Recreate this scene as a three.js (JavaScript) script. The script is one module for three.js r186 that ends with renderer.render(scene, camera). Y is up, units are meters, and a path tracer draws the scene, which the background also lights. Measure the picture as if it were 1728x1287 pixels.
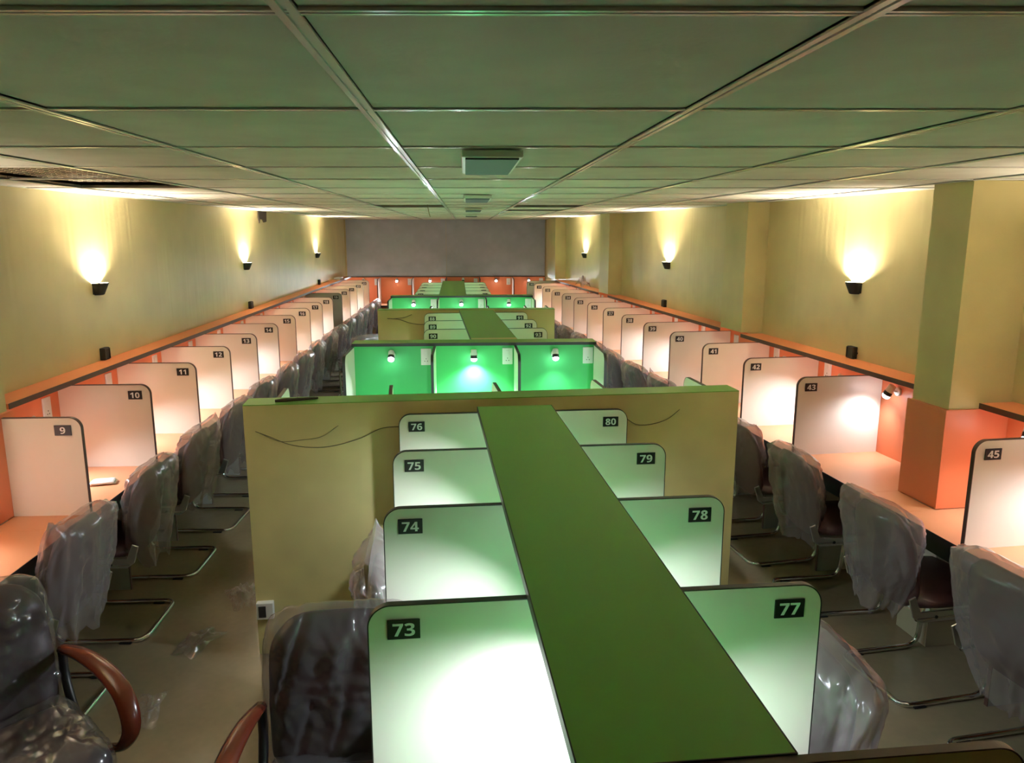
import * as THREE from 'three';
import { RoundedBoxGeometry } from 'three/addons/geometries/RoundedBoxGeometry.js';
import { TextGeometry } from 'three/addons/geometries/TextGeometry.js';
import { FontLoader } from 'three/addons/loaders/FontLoader.js';
import { mergeGeometries, mergeVertices } from 'three/addons/utils/BufferGeometryUtils.js';

// ---------------------------------------------------------------- camera, exposure
const scene = new THREE.Scene();
scene.background = new THREE.Color(0x000000);
const camera = new THREE.PerspectiveCamera(53.2, 1728 / 1287, 0.05, 60);
const EYE = 2.05;
camera.position.set(0, EYE, 0);
camera.rotation.order = 'YXZ';
camera.rotation.set(THREE.MathUtils.degToRad(-11.12), THREE.MathUtils.degToRad(-3.41), 0);
const renderer = new THREE.WebGLRenderer();
renderer.toneMapping = THREE.LinearToneMapping;
renderer.toneMappingExposure = 2.5;
renderer.shadowMap.enabled = true;

const LAMP_CD = 1.05;                 // candela of one cubicle spot lamp
const SCONCE_CD = 3.4;                // candela of one wall sconce
const COOL = new THREE.Color().setRGB(0.90, 0.99, 1.10);
const WARM = new THREE.Color().setRGB(1.0, 0.85, 0.63);

// ---------------------------------------------------------------- small tools
let seed = 7;
const rnd = () => { seed = (seed * 1664525 + 1013904223) >>> 0; return seed / 4294967296; };
const rr = (a, b) => a + (b - a) * rnd();
const hash = (i, j) => { let h = (i * 374761393 + j * 668265263) | 0; h = (h ^ (h >>> 13)) * 1274126177 | 0; return ((h ^ (h >>> 16)) >>> 0) / 4294967296; };
const sm = t => t * t * (3 - 2 * t);
function noise(x, y, px = 1e9, py = 1e9) {
  const i = Math.floor(x), j = Math.floor(y), u = sm(x - i), v = sm(y - j), w = (a, p) => ((a % p) + p) % p;
  const h = (a, b) => hash(w(a, px), w(b, py));
  return (h(i, j) * (1 - u) + h(i + 1, j) * u) * (1 - v) + (h(i, j + 1) * (1 - u) + h(i + 1, j + 1) * u) * v;
}
function texture(n, fn, srgb) {
  const d = new Uint8Array(n * n * 4);
  for (let j = 0; j < n; j++) for (let i = 0; i < n; i++) {
    const c = fn(i / n, j / n), k = (j * n + i) * 4;
    const v = Array.isArray(c) ? c : [c, c, c];
    for (let q = 0; q < 3; q++) d[k + q] = Math.max(0, Math.min(255, v[q] * 255));
    d[k + 3] = 255;
  }
  const t = new THREE.DataTexture(d, n, n);
  t.wrapS = t.wrapT = THREE.RepeatWrapping; t.magFilter = THREE.LinearFilter; t.minFilter = THREE.LinearMipmapLinearFilter; t.generateMipmaps = true;
  if (srgb) t.colorSpace = THREE.SRGBColorSpace;
  t.needsUpdate = true;
  return t;
}
const rep = (t, x, y = x) => { const c = t.clone(); c.repeat.set(x, y); c.needsUpdate = true; return c; };
const fbm = (u, v, f) => 0.5 * noise(u * f, v * f, f, f) + 0.3 * noise(u * f * 2, v * f * 2, f * 2, f * 2) + 0.2 * noise(u * f * 4, v * f * 4, f * 4, f * 4);
const mottle = texture(256, (u, v) => 0.90 + 0.10 * fbm(u, v, 8), true);
const fineBump = texture(256, (u, v) => fbm(u, v, 48));
const streaks = texture(256, (u, v) => 0.6 * noise(u * 64, v * 3, 64, 3) + 0.4 * noise(u * 24, v * 6, 24, 6));
const floorTone = texture(256, (u, v) => { const a = fbm(u, v, 6), b = noise(u * 90, v * 90, 90, 90); const k = 0.88 + 0.1 * a + 0.03 * b; return [k, k * 0.99, k * 0.97]; }, true);

// colours are linear
const C = (r, g, b) => new THREE.Color().setRGB(r, g, b);
const std = (color, roughness, o = {}) => new THREE.MeshStandardMaterial({ color, roughness, ...o });
const M = {
  wall: std(C(0.72, 0.62, 0.32), 0.42, { map: rep(mottle, 0.4), bumpMap: rep(streaks, 0.5), bumpScale: 0.0025 }),
  pillar: std(C(0.70, 0.60, 0.29), 0.5, { map: rep(mottle, 0.5) }),
  greyBoard: std(C(0.47, 0.53, 0.60), 0.8, { map: rep(mottle, 0.7) }),
  tile: std(C(0.80, 0.80, 0.77), 0.75, { map: rep(mottle, 0.8), bumpMap: rep(fineBump, 2), bumpScale: 0.0006 }),
  tbar: std(C(0.72, 0.72, 0.70), 0.20),
  slab: std(C(0.16, 0.13, 0.10), 0.9),
  floor: std(C(0.30, 0.245, 0.16), 0.16, { map: rep(floorTone, 0.55) }),
  skirting: std(C(0.42, 0.36, 0.25), 0.25),
  cream: std(C(0.80, 0.73, 0.63), 0.42),
  khaki: std(C(0.76, 0.66, 0.30), 0.45, { map: rep(mottle, 0.6) }),
  green: std(C(0.060, 0.51, 0.14), 0.4),
  greenTop: std(C(0.17, 0.42, 0.06), 0.4),
  orange: std(C(0.80, 0.235, 0.10), 0.42),
  desk: std(C(0.80, 0.36, 0.18), 0.38),
  shelf: std(C(0.86, 0.275, 0.11), 0.42),
  band: std(C(0.085, 0.038, 0.027), 0.45),
  bandDark: std(C(0.022, 0.020, 0.016), 0.4),
  grey: std(C(0.42, 0.41, 0.38), 0.55),
  white: std(C(0.78, 0.78, 0.76), 0.35),
  plinth: std(C(0.70, 0.69, 0.66), 0.6),
  plate: std(C(0.012, 0.012, 0.011), 0.35),
  digits: std(C(0.82, 0.82, 0.80), 0.45),
  black: std(C(0.012, 0.012, 0.013), 0.4),
  socketHole: std(C(0.03, 0.03, 0.03), 0.5),
  boxBlack: std(C(0.02, 0.022, 0.02), 0.6),
  chrome: std(C(0.72, 0.72, 0.72), 0.14, { metalness: 1 }),
  steel: std(C(0.55, 0.55, 0.55), 0.35, { metalness: 1 }),
  leather: std(C(0.060, 0.026, 0.024), 0.45),
  leatherDark: std(C(0.034, 0.014, 0.012), 0.42),
  wood: std(C(0.15, 0.028, 0.014), 0.22),
  fixture: std(C(0.055, 0.075, 0.095), 0.55),
  wire: std(C(0.17, 0.145, 0.085), 0.6),
  brown: std(C(0.05, 0.035, 0.022), 0.7),
  paper: std(C(0.80, 0.80, 0.78), 0.6),
  film: new THREE.MeshPhysicalMaterial({ color: C(0.68, 0.61, 0.60), roughness: 0.25, transmission: 0.83, thickness: 0, ior: 1.45, side: THREE.DoubleSide }),
  filmClear: new THREE.MeshPhysicalMaterial({ color: C(0.85, 0.82, 0.83), roughness: 0.12, transmission: 0.95, thickness: 0, ior: 1.5, side: THREE.DoubleSide }),
  glowCool: new THREE.MeshStandardMaterial({ color: 0xffffff, emissive: COOL.clone(), emissiveIntensity: 9, roughness: 0.4 }),
  glowOff: std(C(0.7, 0.7, 0.68), 0.3),
  glowWarm: new THREE.MeshStandardMaterial({ color: 0xffffff, emissive: WARM.clone(), emissiveIntensity: 9, roughness: 0.4 }),
};

const ONES = ['', 'one', 'two', 'three', 'four', 'five', 'six', 'seven', 'eight', 'nine', 'ten', 'eleven', 'twelve', 'thirteen', 'fourteen', 'fifteen', 'sixteen', 'seventeen', 'eighteen', 'nineteen'], TENS = ['', '', 'twenty', 'thirty', 'forty', 'fifty', 'sixty', 'seventy', 'eighty', 'ninety'];
const word = n => n >= 100 ? 'hundred' + (n % 100 ? ' ' + word(n % 100) : '') : n < 20 ? ONES[n] : TENS[Math.floor(n / 10)] + (n % 10 ? '-' + ONES[n % 10] : '');
const taken = new Map();
function numbered(name) { const n = taken.get(name) || 0; taken.set(name, n + 1); return n ? name + '_' + String(n).padStart(3, '0') : name; }
function part(name, geo, mat, parent) {
  const m = new THREE.Mesh(geo, mat); m.name = name; m.castShadow = m.receiveShadow = true; parent.add(m); return m;
}
function thing(name, label, category, p = [0, 0, 0], turn = 0, group) {
  const g = new THREE.Group(); g.name = numbered(name); g.position.set(...p); g.rotation.y = turn;
  g.userData.label = label; g.userData.category = category; if (group) g.userData.group = group;
  scene.add(g); return g;
}
function solo(name, geo, mat, label, category, p = [0, 0, 0], turn = 0, group) {
  const m = new THREE.Mesh(geo, mat); m.name = numbered(name); m.castShadow = m.receiveShadow = true; m.position.set(...p); m.rotation.y = turn;
  m.userData.label = label; m.userData.category = category; if (group) m.userData.group = group;
  scene.add(m); return m;
}
function structure(o, label, category) { o.userData.kind = 'structure'; o.userData.label = label; o.userData.category = category; return o; }

function metreUV(g) {                                   // box-projected uv in metres
  g = g.index ? g.toNonIndexed() : g;
  g.computeVertexNormals();
  const p = g.attributes.position, n = g.attributes.normal, uv = new Float32Array(p.count * 2);
  for (let i = 0; i < p.count; i++) {
    const ax = Math.abs(n.getX(i)), ay = Math.abs(n.getY(i)), az = Math.abs(n.getZ(i));
    let u, v;
    if (ay >= ax && ay >= az) { u = p.getX(i); v = p.getZ(i); } else if (ax >= az) { u = p.getZ(i); v = p.getY(i); } else { u = p.getX(i); v = p.getY(i); }
    uv[i * 2] = u; uv[i * 2 + 1] = v;
  }
  g.setAttribute('uv', new THREE.BufferAttribute(uv, 2));
  return g;
}
const box = (x0, x1, y0, y1, z0, z1) => { const g = new THREE.BoxGeometry(Math.abs(x1 - x0), Math.abs(y1 - y0), Math.abs(z1 - z0)); g.translate((x0 + x1) / 2, (y0 + y1) / 2, (z0 + z1) / 2); return metreUV(g); };
const rbox = (x0, x1, y0, y1, z0, z1, r = 0.003, seg = 2) => { const g = new RoundedBoxGeometry(Math.abs(x1 - x0), Math.abs(y1 - y0), Math.abs(z1 - z0), seg, r); g.translate((x0 + x1) / 2, (y0 + y1) / 2, (z0 + z1) / 2); return g; };
const V = (x, y, z) => new THREE.Vector3(x, y, z);
function roundedPath(pts, r) {                           // straight runs with rounded corners
  const cp = new THREE.CurvePath();
  let prev = pts[0].clone();
  for (let i = 1; i < pts.length - 1; i++) {
    const a = pts[i - 1], b = pts[i], c = pts[i + 1];
    const d1 = a.clone().sub(b), d2 = c.clone().sub(b), rad = Math.min(r, d1.length() / 2.01, d2.length() / 2.01);
    const s = b.clone().add(d1.normalize().multiplyScalar(rad)), e = b.clone().add(d2.normalize().multiplyScalar(rad));
    cp.add(new THREE.LineCurve3(prev, s)); cp.add(new THREE.QuadraticBezierCurve3(s, b.clone(), e)); prev = e;
  }
  cp.add(new THREE.LineCurve3(prev, pts[pts.length - 1].clone()));
  return cp;
}
function tubeAlong(cp, rad, seg = 10, step = 6) {        // sweep sampled on the path's own pieces
  const pts = [];
  for (const c of cp.curves) { const n = c.isLineCurve3 ? 1 : step; for (let i = 0; i < n; i++) pts.push(c.getPoint(i / n)); }
  pts.push(cp.curves[cp.curves.length - 1].getPoint(1));
  const cl = []; for (const p of pts) if (!cl.length || p.distanceTo(cl[cl.length - 1]) > 1e-4) cl.push(p);
  return polyTube(cl, () => rad, seg);
}
function polyTube(pts, radius, seg = 8, flat = 1) {
  const pos = [], idx = []; let nrm = null;
  for (let i = 0; i < pts.length; i++) {
    const t = (i < pts.length - 1 ? pts[i + 1] : pts[i]).clone().sub(i > 0 ? pts[i - 1] : pts[i]).normalize();
    if (!nrm) { nrm = Math.abs(t.y) < 0.9 ? V(0, 1, 0) : V(1, 0, 0); }
    nrm = nrm.clone().sub(t.clone().multiplyScalar(nrm.dot(t))).normalize();
    const bi = t.clone().cross(nrm), r = radius(i / (pts.length - 1));
    for (let k = 0; k < seg; k++) { const a = k / seg * Math.PI * 2; const p = pts[i].clone().addScaledVector(nrm, Math.cos(a) * r * flat).addScaledVector(bi, Math.sin(a) * r); pos.push(p.x, p.y, p.z); }
  }
  for (let i = 0; i < pts.length - 1; i++) for (let k = 0; k < seg; k++) {
    const a = i * seg + k, b = i * seg + (k + 1) % seg, c = a + seg, d = b + seg; idx.push(a, b, c, b, d, c);
  }
  for (const e of [0, pts.length - 1]) { const p = pts[e], ci = pos.length / 3; pos.push(p.x, p.y, p.z); for (let k = 0; k < seg; k++) { const a = e * seg + k, b = e * seg + (k + 1) % seg; e ? idx.push(a, b, ci) : idx.push(b, a, ci); } }
  const g = new THREE.BufferGeometry(); g.setAttribute('position', new THREE.Float32BufferAttribute(pos, 3)); g.setIndex(idx); g.computeVertexNormals(); return g;
}
const strip = g => { const o = (g.index ? g.toNonIndexed() : g.clone()); for (const k of Object.keys(o.attributes)) if (k !== 'position' && k !== 'normal') o.deleteAttribute(k); return o; };
const join = (...gs) => mergeGeometries(gs.map(strip));
const F = (x, z, a) => ({ x, z, a, at: (lx, ly, lz) => [x + lx * Math.cos(a) + lz * Math.sin(a), ly, z - lx * Math.sin(a) + lz * Math.cos(a)] });

// ---------------------------------------------------------------- the room
const CE = 2.275, BACK = -14.3, FRONT = 2.2;
const leftX = z => -2.28 + 0.006 * (-z - 3.5);
const rightX = z => 2.894 + 0.0985 * z;
const LF = F(leftX(0), 0, -Math.atan(0.006));            // left wall frame: local x is the distance from the wall, -z runs away
const RF = F(rightX(0), 0, Math.atan(0.0985));
const TOP = CE + 0.34;

const floor = structure(solo('floor', box(-2.6, 3.6, -0.12, 0, BACK - 0.2, FRONT + 0.2), M.floor), 'glossy beige tiled floor between the rows of cubicles', 'floor');
{
  const L = structure(solo('wall_left', box(-0.2, 0, 0, TOP, BACK - 0.3, FRONT + 0.3), M.wall, '', '', LF.at(0, 0, 0), LF.a), 'pale yellow painted wall with three sconces on the left', 'wall');
  const R = structure(solo('wall_right', box(0, 0.2, 0, TOP, BACK - 0.4, FRONT + 0.4), M.wall, '', '', RF.at(0, 0, 0), RF.a), 'pale yellow painted wall with pillars on the right', 'wall');
  structure(solo('wall_front', box(-2.6, 3.6, 0, TOP, FRONT, FRONT + 0.2), M.wall), 'pale yellow wall behind the viewer', 'wall');
  const B = new THREE.Group(); B.name = 'wall_back'; scene.add(B); structure(B, 'grey boarded wall at the far end of the hall', 'wall');
  part('plaster', box(-2.4, 1.75, 0, TOP, BACK - 0.22, BACK - 0.02), M.pillar, B);
  part('board', box(leftX(BACK) + 0.03, -0.365, 1.2, CE - 0.005, BACK - 0.02, BACK), M.greyBoard, B);
  part('board', box(-0.361, rightX(BACK) - 0.02, 1.2, CE - 0.005, BACK - 0.02, BACK), M.greyBoard, B);
}

// ---- ceiling: lay-in tiles, runners, a few tiles missing
const ceiling = new THREE.Group(); ceiling.name = 'ceiling'; scene.add(ceiling);
structure(ceiling, 'low suspended ceiling of square off-white tiles on a metal grid', 'ceiling');
part('slab', box(-2.7, 3.7, TOP, TOP + 0.12, BACK - 0.3, FRONT + 0.3), M.slab, ceiling);
{
  const TX = 0.6, TZ = 0.645, X0 = -0.18, Z0 = -0.845, SK = 0.055;
  const P = (i, k) => [X0 + TX * i, Z0 - TZ * k + SK * (X0 + TX * i)];
  const clip = (poly, f) => { const o = []; for (let i = 0; i < poly.length; i++) { const a = poly[i], b = poly[(i + 1) % poly.length], fa = f(a), fb = f(b); if (fa >= 0) o.push(a); if ((fa > 0) !== (fb > 0) && Math.abs(fa - fb) > 1e-9) { const t = fa / (fa - fb); o.push([a[0] + (b[0] - a[0]) * t, a[1] + (b[1] - a[1]) * t]); } } return o; };
  const missing = new Set(['-1,9', '1,9', '1,11', '-3,3', '-3,4']);
  const cache = new Map();
  for (let i = -4; i < 6; i++) for (let k = -5; k < 21; k++) {
    if (missing.has(i + ',' + k)) continue;
    const g = 0.004, [x, z] = P(i, k);
    let poly = [[0, 0], [TX, SK * TX], [TX, SK * TX - TZ], [0, -TZ]].map(q => [q[0] * (1 - g * 2) + g, q[1] * (1 - g * 2) - g]);
    const whole = poly.length, w = poly.map(q => [q[0] + x, q[1] + z]);
    let c = clip(clip(clip(clip(w, q => q[0] - leftX(q[1])), q => rightX(q[1]) - q[0]), q => q[1] - BACK), q => FRONT - q[1]);
    if (c.length < 3) continue;
    let area = 0; for (let q = 0; q < c.length; q++) { const a = c[q], b = c[(q + 1) % c.length]; area += a[0] * b[1] - a[1] * b[0]; }
    if (Math.abs(area) / 2 < 0.002) continue;
    const cut = c.length !== whole || c.some((q, n) => Math.abs(q[0] - w[n][0]) + Math.abs(q[1] - w[n][1]) > 1e-6);
    let geo = cut ? null : cache.get('full');
    if (!geo) {
      const s = new THREE.Shape((cut ? c.map(q => [q[0] - x, q[1] - z]) : poly).map(q => new THREE.Vector2(q[0], -q[1])));
      geo = new THREE.ExtrudeGeometry(s, { depth: 0.012, bevelEnabled: false }); geo.rotateX(-Math.PI / 2); geo = metreUV(geo);
      if (!cut) cache.set('full', geo);
    }
    const t = part('ceiling_tile', geo, M.tile, ceiling);
    t.position.set(x, CE + (hash(i + 50, k + 50) - 0.5) * 0.002, z);
  }
  // runners: two flanges with a dark slot between them
  const bar = (a, b, w, drop) => {
    const dx = b[0] - a[0], dz = b[1] - a[1], len = Math.hypot(dx, dz);
    const g = join(box(-w, -0.0025, -drop, 0.003, -len, 0), box(0.0025, w, -drop, 0.003, -len, 0), box(-w, w, -drop + 0.003, 0.004, -len, 0));
    const m = part('grid_runner', g, M.tbar, ceiling); m.position.set(a[0], CE, a[1]); m.rotation.y = Math.atan2(-dx, -dz);
  };
  for (let i = -3; i < 6; i++) {
    const x = X0 + TX * i, zFar = Math.max(BACK, x > 1.5 ? (x - 2.894) / 0.0985 + 0.02 : BACK);
    if (zFar < FRONT) bar([x, FRONT], [x, zFar], 0.012, 0.006);
  }
  for (let k = -5; k < 21; k++) {
    const z = Z0 - TZ * k; if (z < BACK + 0.2) continue;
    const xl = leftX(z) + 0.005, xr = rightX(z) - 0.005;
    bar([xl, z + SK * xl], [xr, z + SK * xr], 0.009, 0.004);
  }
  // wall angle along both long walls
  const la = part('wall_angle', box(0, 0.02, CE - 0.004, CE, BACK, FRONT), M.tbar, ceiling); la.position.set(...LF.at(0, 0, 0)); la.rotation.y = LF.a;
  const ra = part('wall_angle', box(-0.02, 0, CE - 0.004, CE, BACK, FRONT), M.tbar, ceiling); ra.position.set(...RF.at(0, 0, 0)); ra.rotation.y = RF.a;
}
{ // perforated tray seen in the opening of the ceiling
  const g = thing('cable_tray', 'perforated metal cable tray seen through the ceiling opening at left', 'cable tray', [-1.69, CE + 0.022, -3.45]);
  part('tray', join(box(-0.27, 0.27, 0, 0.004, -0.62, 0.62), box(-0.27, -0.266, 0, 0.07, -0.62, 0.62), box(0.266, 0.27, 0, 0.07, -0.62, 0.62)), std(C(0.50, 0.42, 0.31), 0.5), g);
  const holes = [];
  for (let i = 0; i < 12; i++) for (let j = 0; j < 26; j++) { const h = new THREE.CylinderGeometry(0.010, 0.010, 0.003, 8); h.translate(-0.242 + i * 0.044, -0.001, -0.58 + j * 0.0465); holes.push(h); }
  const hm = part('perforations', join(...holes), M.slab, g); hm.userData.kind = 'stuff';
  for (const x of [-0.2, 0.2]) part('hanger_rod', join(box(x - 0.004, x + 0.004, 0.004, 0.28, -0.004, 0.004)), M.steel, g);
}
// unlit flat fixtures under the ceiling
[[-2.15, 'nearest unlit flat rectangular fixture under the ceiling'], [-4.75, 'second unlit flat fixture under the ceiling from the viewer'], [-7.35, 'third unlit flat fixture under the ceiling from the viewer'], [-9.95, 'farthest unlit flat fixture under the ceiling']].forEach(([z, label]) => {
  const g = thing('ceiling_fixture', label, 'ceiling fixture', [0.075, CE - 0.0065, z - 0.30], 0, 'flat fixtures along the ceiling');
  part('housing', rbox(-0.085, 0.085, -0.020, 0, -0.3, 0.3, 0.004), M.white, g);
  part('diffuser', rbox(-0.074, 0.074, -0.025, -0.018, -0.285, 0.285, 0.002), M.fixture, g);
});
{ // strap hanging at the missing tile
  const g = new THREE.BufferGeometry();
  solo('hanging_strap', polyTube([V(0, 0, 0), V(0.004, -0.03, 0.01), V(0.012, -0.07, 0.02), V(0.02, -0.10, 0.018)], () => 0.016, 6, 0.25), std(C(0.35, 0.31, 0.2), 0.6), 'pale strap hanging from the missing ceiling tile', 'strap', [-0.32, CE - 0.001, -6.668]);
}

// ---- pillars on the walls
function pillar(frame, sgn, s0, s1, proj, label, clad) {
  const g = thing('pillar', label, 'pillar', frame.at(0, 0, -(s0 + s1) / 2), frame.a); g.userData.kind = 'structure';
  const h = (s1 - s0) / 2;
  if (clad) {
    part('shaft', box(-sgn * 0, sgn * (proj - 0.02), 1.235, CE - 0.002, -h + 0.012, h - 0.012), M.pillar, g);
    part('cladding', box(0, sgn * proj, 0.752, 1.235, -h, h), M.orange, g);
    part('pedestal', box(0, sgn * (proj - 0.085), 0.13, 0.72, -h + 0.005, h - 0.06), M.plinth, g);
    part('skirting', box(0, sgn * (proj - 0.070), 0, 0.13, -h, h - 0.05), M.skirting, g);
  } else part('shaft', box(0, sgn * proj, 1.276, CE - 0.002, -h, h), M.pillar, g);
}
pillar(LF, 1, 3.31, 3.585, 0.165, 'yellow pillar on the left wall behind divider nine', true);
pillar(RF, -1, 3.37, 3.645, 0.345, 'yellow pillar with orange cladded foot between divider forty-three and divider forty-five', true);
pillar(RF, -1, 5.86, 6.24, 0.175, 'yellow pillar on the right wall above divider forty', false);
pillar(RF, -1, 9.60, 10.03, 0.175, 'yellow pillar on the right wall above divider thirty-four', false);
pillar(RF, -1, 12.75, 13.35, 0.175, 'farthest yellow pillar on the right wall by the grey boards', false);

// ---------------------------------------------------------------- furniture pieces
const font = await new FontLoader().loadAsync('fonts/droid/droid_sans_bold.typeface.json');
const textCache = new Map();
function digits(txt, h = 0.031) {
  if (!textCache.has(txt)) {
    const g = new TextGeometry(txt, { font, size: h, depth: 0.0012, curveSegments: 4, bevelEnabled: false });
    g.computeBoundingBox(); const b = g.boundingBox; g.translate(-(b.min.x + b.max.x) / 2, -(b.min.y + b.max.y) / 2, 0); g.scale(1.14, 1, 1);
    textCache.set(txt, strip(g));
  }
  return textCache.get(txt);
}
const plateGeo = strip(rbox(-0.0375, 0.0375, -0.024, 0.024, 0, 0.004, 0.0012, 1));
const DESK = 0.75, DTOP = 1.22;
// a divider: local x from 0 (foot against the back panel) to len*sgn (free end); faces +z to the camera
const divCache = new Map();
function divGeo(len, h, sgn, r = 0.055, t = 0.018) {
  const key = [len, h, sgn].join();
  if (!divCache.has(key)) {
    const e = 0.003;
    const outline = (o) => { const s = new THREE.Shape(), L = len - o, T = h - o, R = r - o; s.moveTo(0, 0); s.lineTo(L, 0); s.lineTo(L, T - R); s.absarc(L - R, T - R, R, 0, Math.PI / 2, false); s.lineTo(0, T); s.lineTo(0, 0); return s; };
    const panel = new THREE.ExtrudeGeometry(outline(e), { depth: t, bevelEnabled: false, curveSegments: 8 }); panel.translate(0, 0, -t / 2);
    const b = new THREE.Shape(); const R = r, L = len, T = h;
    b.moveTo(L, 0); b.lineTo(L, T - R); b.absarc(L - R, T - R, R, 0, Math.PI / 2, false); b.lineTo(0, T); b.lineTo(0, T - e); b.lineTo(L - R, T - e); b.absarc(L - R, T - R, R - e, Math.PI / 2, 0, true); b.lineTo(L - e, 0); b.lineTo(L, 0);
    const band = new THREE.ExtrudeGeometry(b, { depth: t + 0.001, bevelEnabled: false, curveSegments: 8 }); band.translate(0, 0, -(t + 0.001) / 2);
    const fix = g => { if (sgn < 0) { g.scale(-1, 1, 1); const p = strip(g), a = p.attributes.position.array; for (let i = 0; i < a.length; i += 9) for (let q = 0; q < 3; q++) { const x = a[i + 3 + q]; a[i + 3 + q] = a[i + 6 + q]; a[i + 6 + q] = x; } p.computeVertexNormals(); return p; } return strip(g); };
    divCache.set(key, [fix(panel), fix(band)]);
  }
  return divCache.get(key);
}
function divider(frame, lx, lz, len, sgn, num, label, o = {}) {
  const h = (o.top ?? DTOP) - DESK, g = thing('desk_divider', label, 'divider', frame.at(lx, DESK, lz), frame.a + (o.turn || 0), o.group);
  const [panel, band] = divGeo(len, h, sgn);
  part('panel', panel, o.mat || M.cream, g); part('edge_band', band, o.band || M.band, g);
  if (num) for (const face of o.faces || [1]) {
    const p = part('number_plate', plateGeo, o.plate || M.plate, g);
    p.position.set(sgn * (len - 0.083 - (o.in || 0)), h - 0.060, face * 0.009); if (face < 0) p.rotation.y = Math.PI;
    const d = part('number', digits(String(num)), M.digits, p); d.position.z = 0.0038;
  }
  return g;
}
// spot lamp: local -z is away from the panel's face ... the lamp stands out along +z of its own group
const lampGeo = {
  base: strip(new THREE.LatheGeometry([[0, 0], [0.026, 0], [0.027, 0.004], [0.024, 0.012], [0.010, 0.015], [0, 0.015]].map(p => new THREE.Vector2(...p)), 18).rotateX(Math.PI / 2)),
  arm: strip(polyTube([V(0, 0, 0.012), V(0, 0.004, 0.035), V(0, 0.002, 0.055)], () => 0.006, 8)),
  head: strip(new THREE.LatheGeometry([[0, 0.042], [0.018, 0.042], [0.0215, 0.036], [0.0225, 0.0], [0, 0.0]].map(p => new THREE.Vector2(...p)), 18)),
  collar: strip(new THREE.LatheGeometry([[0.0, 0.0], [0.0235, 0.0], [0.0245, -0.020], [0.021, -0.024], [0.0, -0.024]].map(p => new THREE.Vector2(...p)), 18)),
  glass: strip(new THREE.SphereGeometry(0.0225, 16, 10).scale(1, 0.78, 1).translate(0, -0.028, 0)),
};
for (const k of ['base', 'head', 'collar']) lampGeo[k].computeVertexNormals();
function lamp(frame, lx, y, lz, turn, label, o = {}) {
  // turn: direction (about y) in which the lamp stands out from its panel; side/out: tilt of the beam
  const g = thing('spot_lamp', label, 'lamp', frame.at(lx, y, lz), frame.a + turn, o.group);
  part('base', lampGeo.base, M.white, g); part('arm', lampGeo.arm, M.white, g);
  const hd = part('head', lampGeo.head, M.white, g); hd.position.set(0, 0.002, 0.062);
  const out = o.out ?? 0.25, side = o.side ?? 0; // beam direction = (side, -1, out)
  const dir = V(side, -1, out).normalize();
  hd.quaternion.setFromUnitVectors(V(0, -1, 0), dir);
  part('collar', lampGeo.collar, M.black, hd);
  part('glass', lampGeo.glass, o.off ? M.glowOff : M.glowCool, hd);
  if (!o.off) {
    const s = new THREE.SpotLight(o.color || COOL, (o.cd ?? 1) * LAMP_CD, 0, o.angle ?? 1.12, o.pen ?? 0.75, 2);
    s.position.copy(dir.clone().multiplyScalar(0.034).add(hd.position)); s.castShadow = true; s.shadow.radius = 1.0; s.name = 'spot';
    const t = new THREE.Object3D(); t.position.copy(s.position.clone().add(dir)); g.add(s); g.add(t); s.target = t;
  }
  return g;
}
const sockGeo = { plate: strip(rbox(-0.037, 0.037, -0.06, 0.06, 0, 0.010, 0.003, 2)), sw: strip(rbox(-0.011, 0.011, 0.012, 0.042, 0.009, 0.013, 0.001, 1)) };
const holeGeo = strip(new THREE.CylinderGeometry(0.0034, 0.0034, 0.002, 8).rotateX(Math.PI / 2).translate(0, 0, 0.0102));
const holes3 = join(holeGeo.clone().translate(0, -0.014, 0), holeGeo.clone().translate(-0.0095, -0.031, 0), holeGeo.clone().translate(0.0095, -0.031, 0));
function socket(frame, lx, y, lz, turn, label, group) {
  const g = thing('socket_plate', label, 'socket', frame.at(lx, y, lz), frame.a + turn, group);
  part('plate', sockGeo.plate, M.white, g); part('switch', sockGeo.sw, M.white, g); part('socket_holes', holes3, M.socketHole, g);
}

// ---------------------------------------------------------------- wall rows
const LDEP = 0.515, RDEP = 0.555;
const LZ = n => n === 8 ? 2.76 : n === 9 ? 3.50 : 3.55 + 0.715 * (n - 9);
const RZ = n => 4.32 + 0.690 * (43 - n);
function deskRow(frame, sgn, dep, runs, supports, side) {
  const X = (a, b) => sgn > 0 ? [a, b] : [-b, -a];
  for (const [s0, s1, where] of runs) {
    const g = thing('desk_worktop', `long orange desk top along the ${side} wall ${where}`, 'desk top', frame.at(0, 0, 0), frame.a);
    part('board', box(...X(0.016, dep - 0.003), DESK - 0.025, DESK, -s1, -s0), M.desk, g);
    part('edge_band', box(...X(dep - 0.003, dep), DESK - 0.028, DESK + 0.0005, -s1, -s0), M.bandDark, g);
    part('apron', box(...X(dep - 0.10, dep - 0.085), DESK - 0.14, DESK - 0.025, -s1, -s0), M.bandDark, g);
    solo('back_panel', box(...X(0.0005, 0.0155), DESK - 0.30, 1.238, -s1, -s0), M.orange, `orange back panel of the cubicles on the ${side} wall ${where}`, 'back panel', frame.at(0, 0, 0), frame.a);
  }
  for (const [s, num] of supports) support(frame, X(0.02, dep - 0.215), -s, sgn, `grey support panel under the ${side} desk below divider ${num}`);
}
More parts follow.
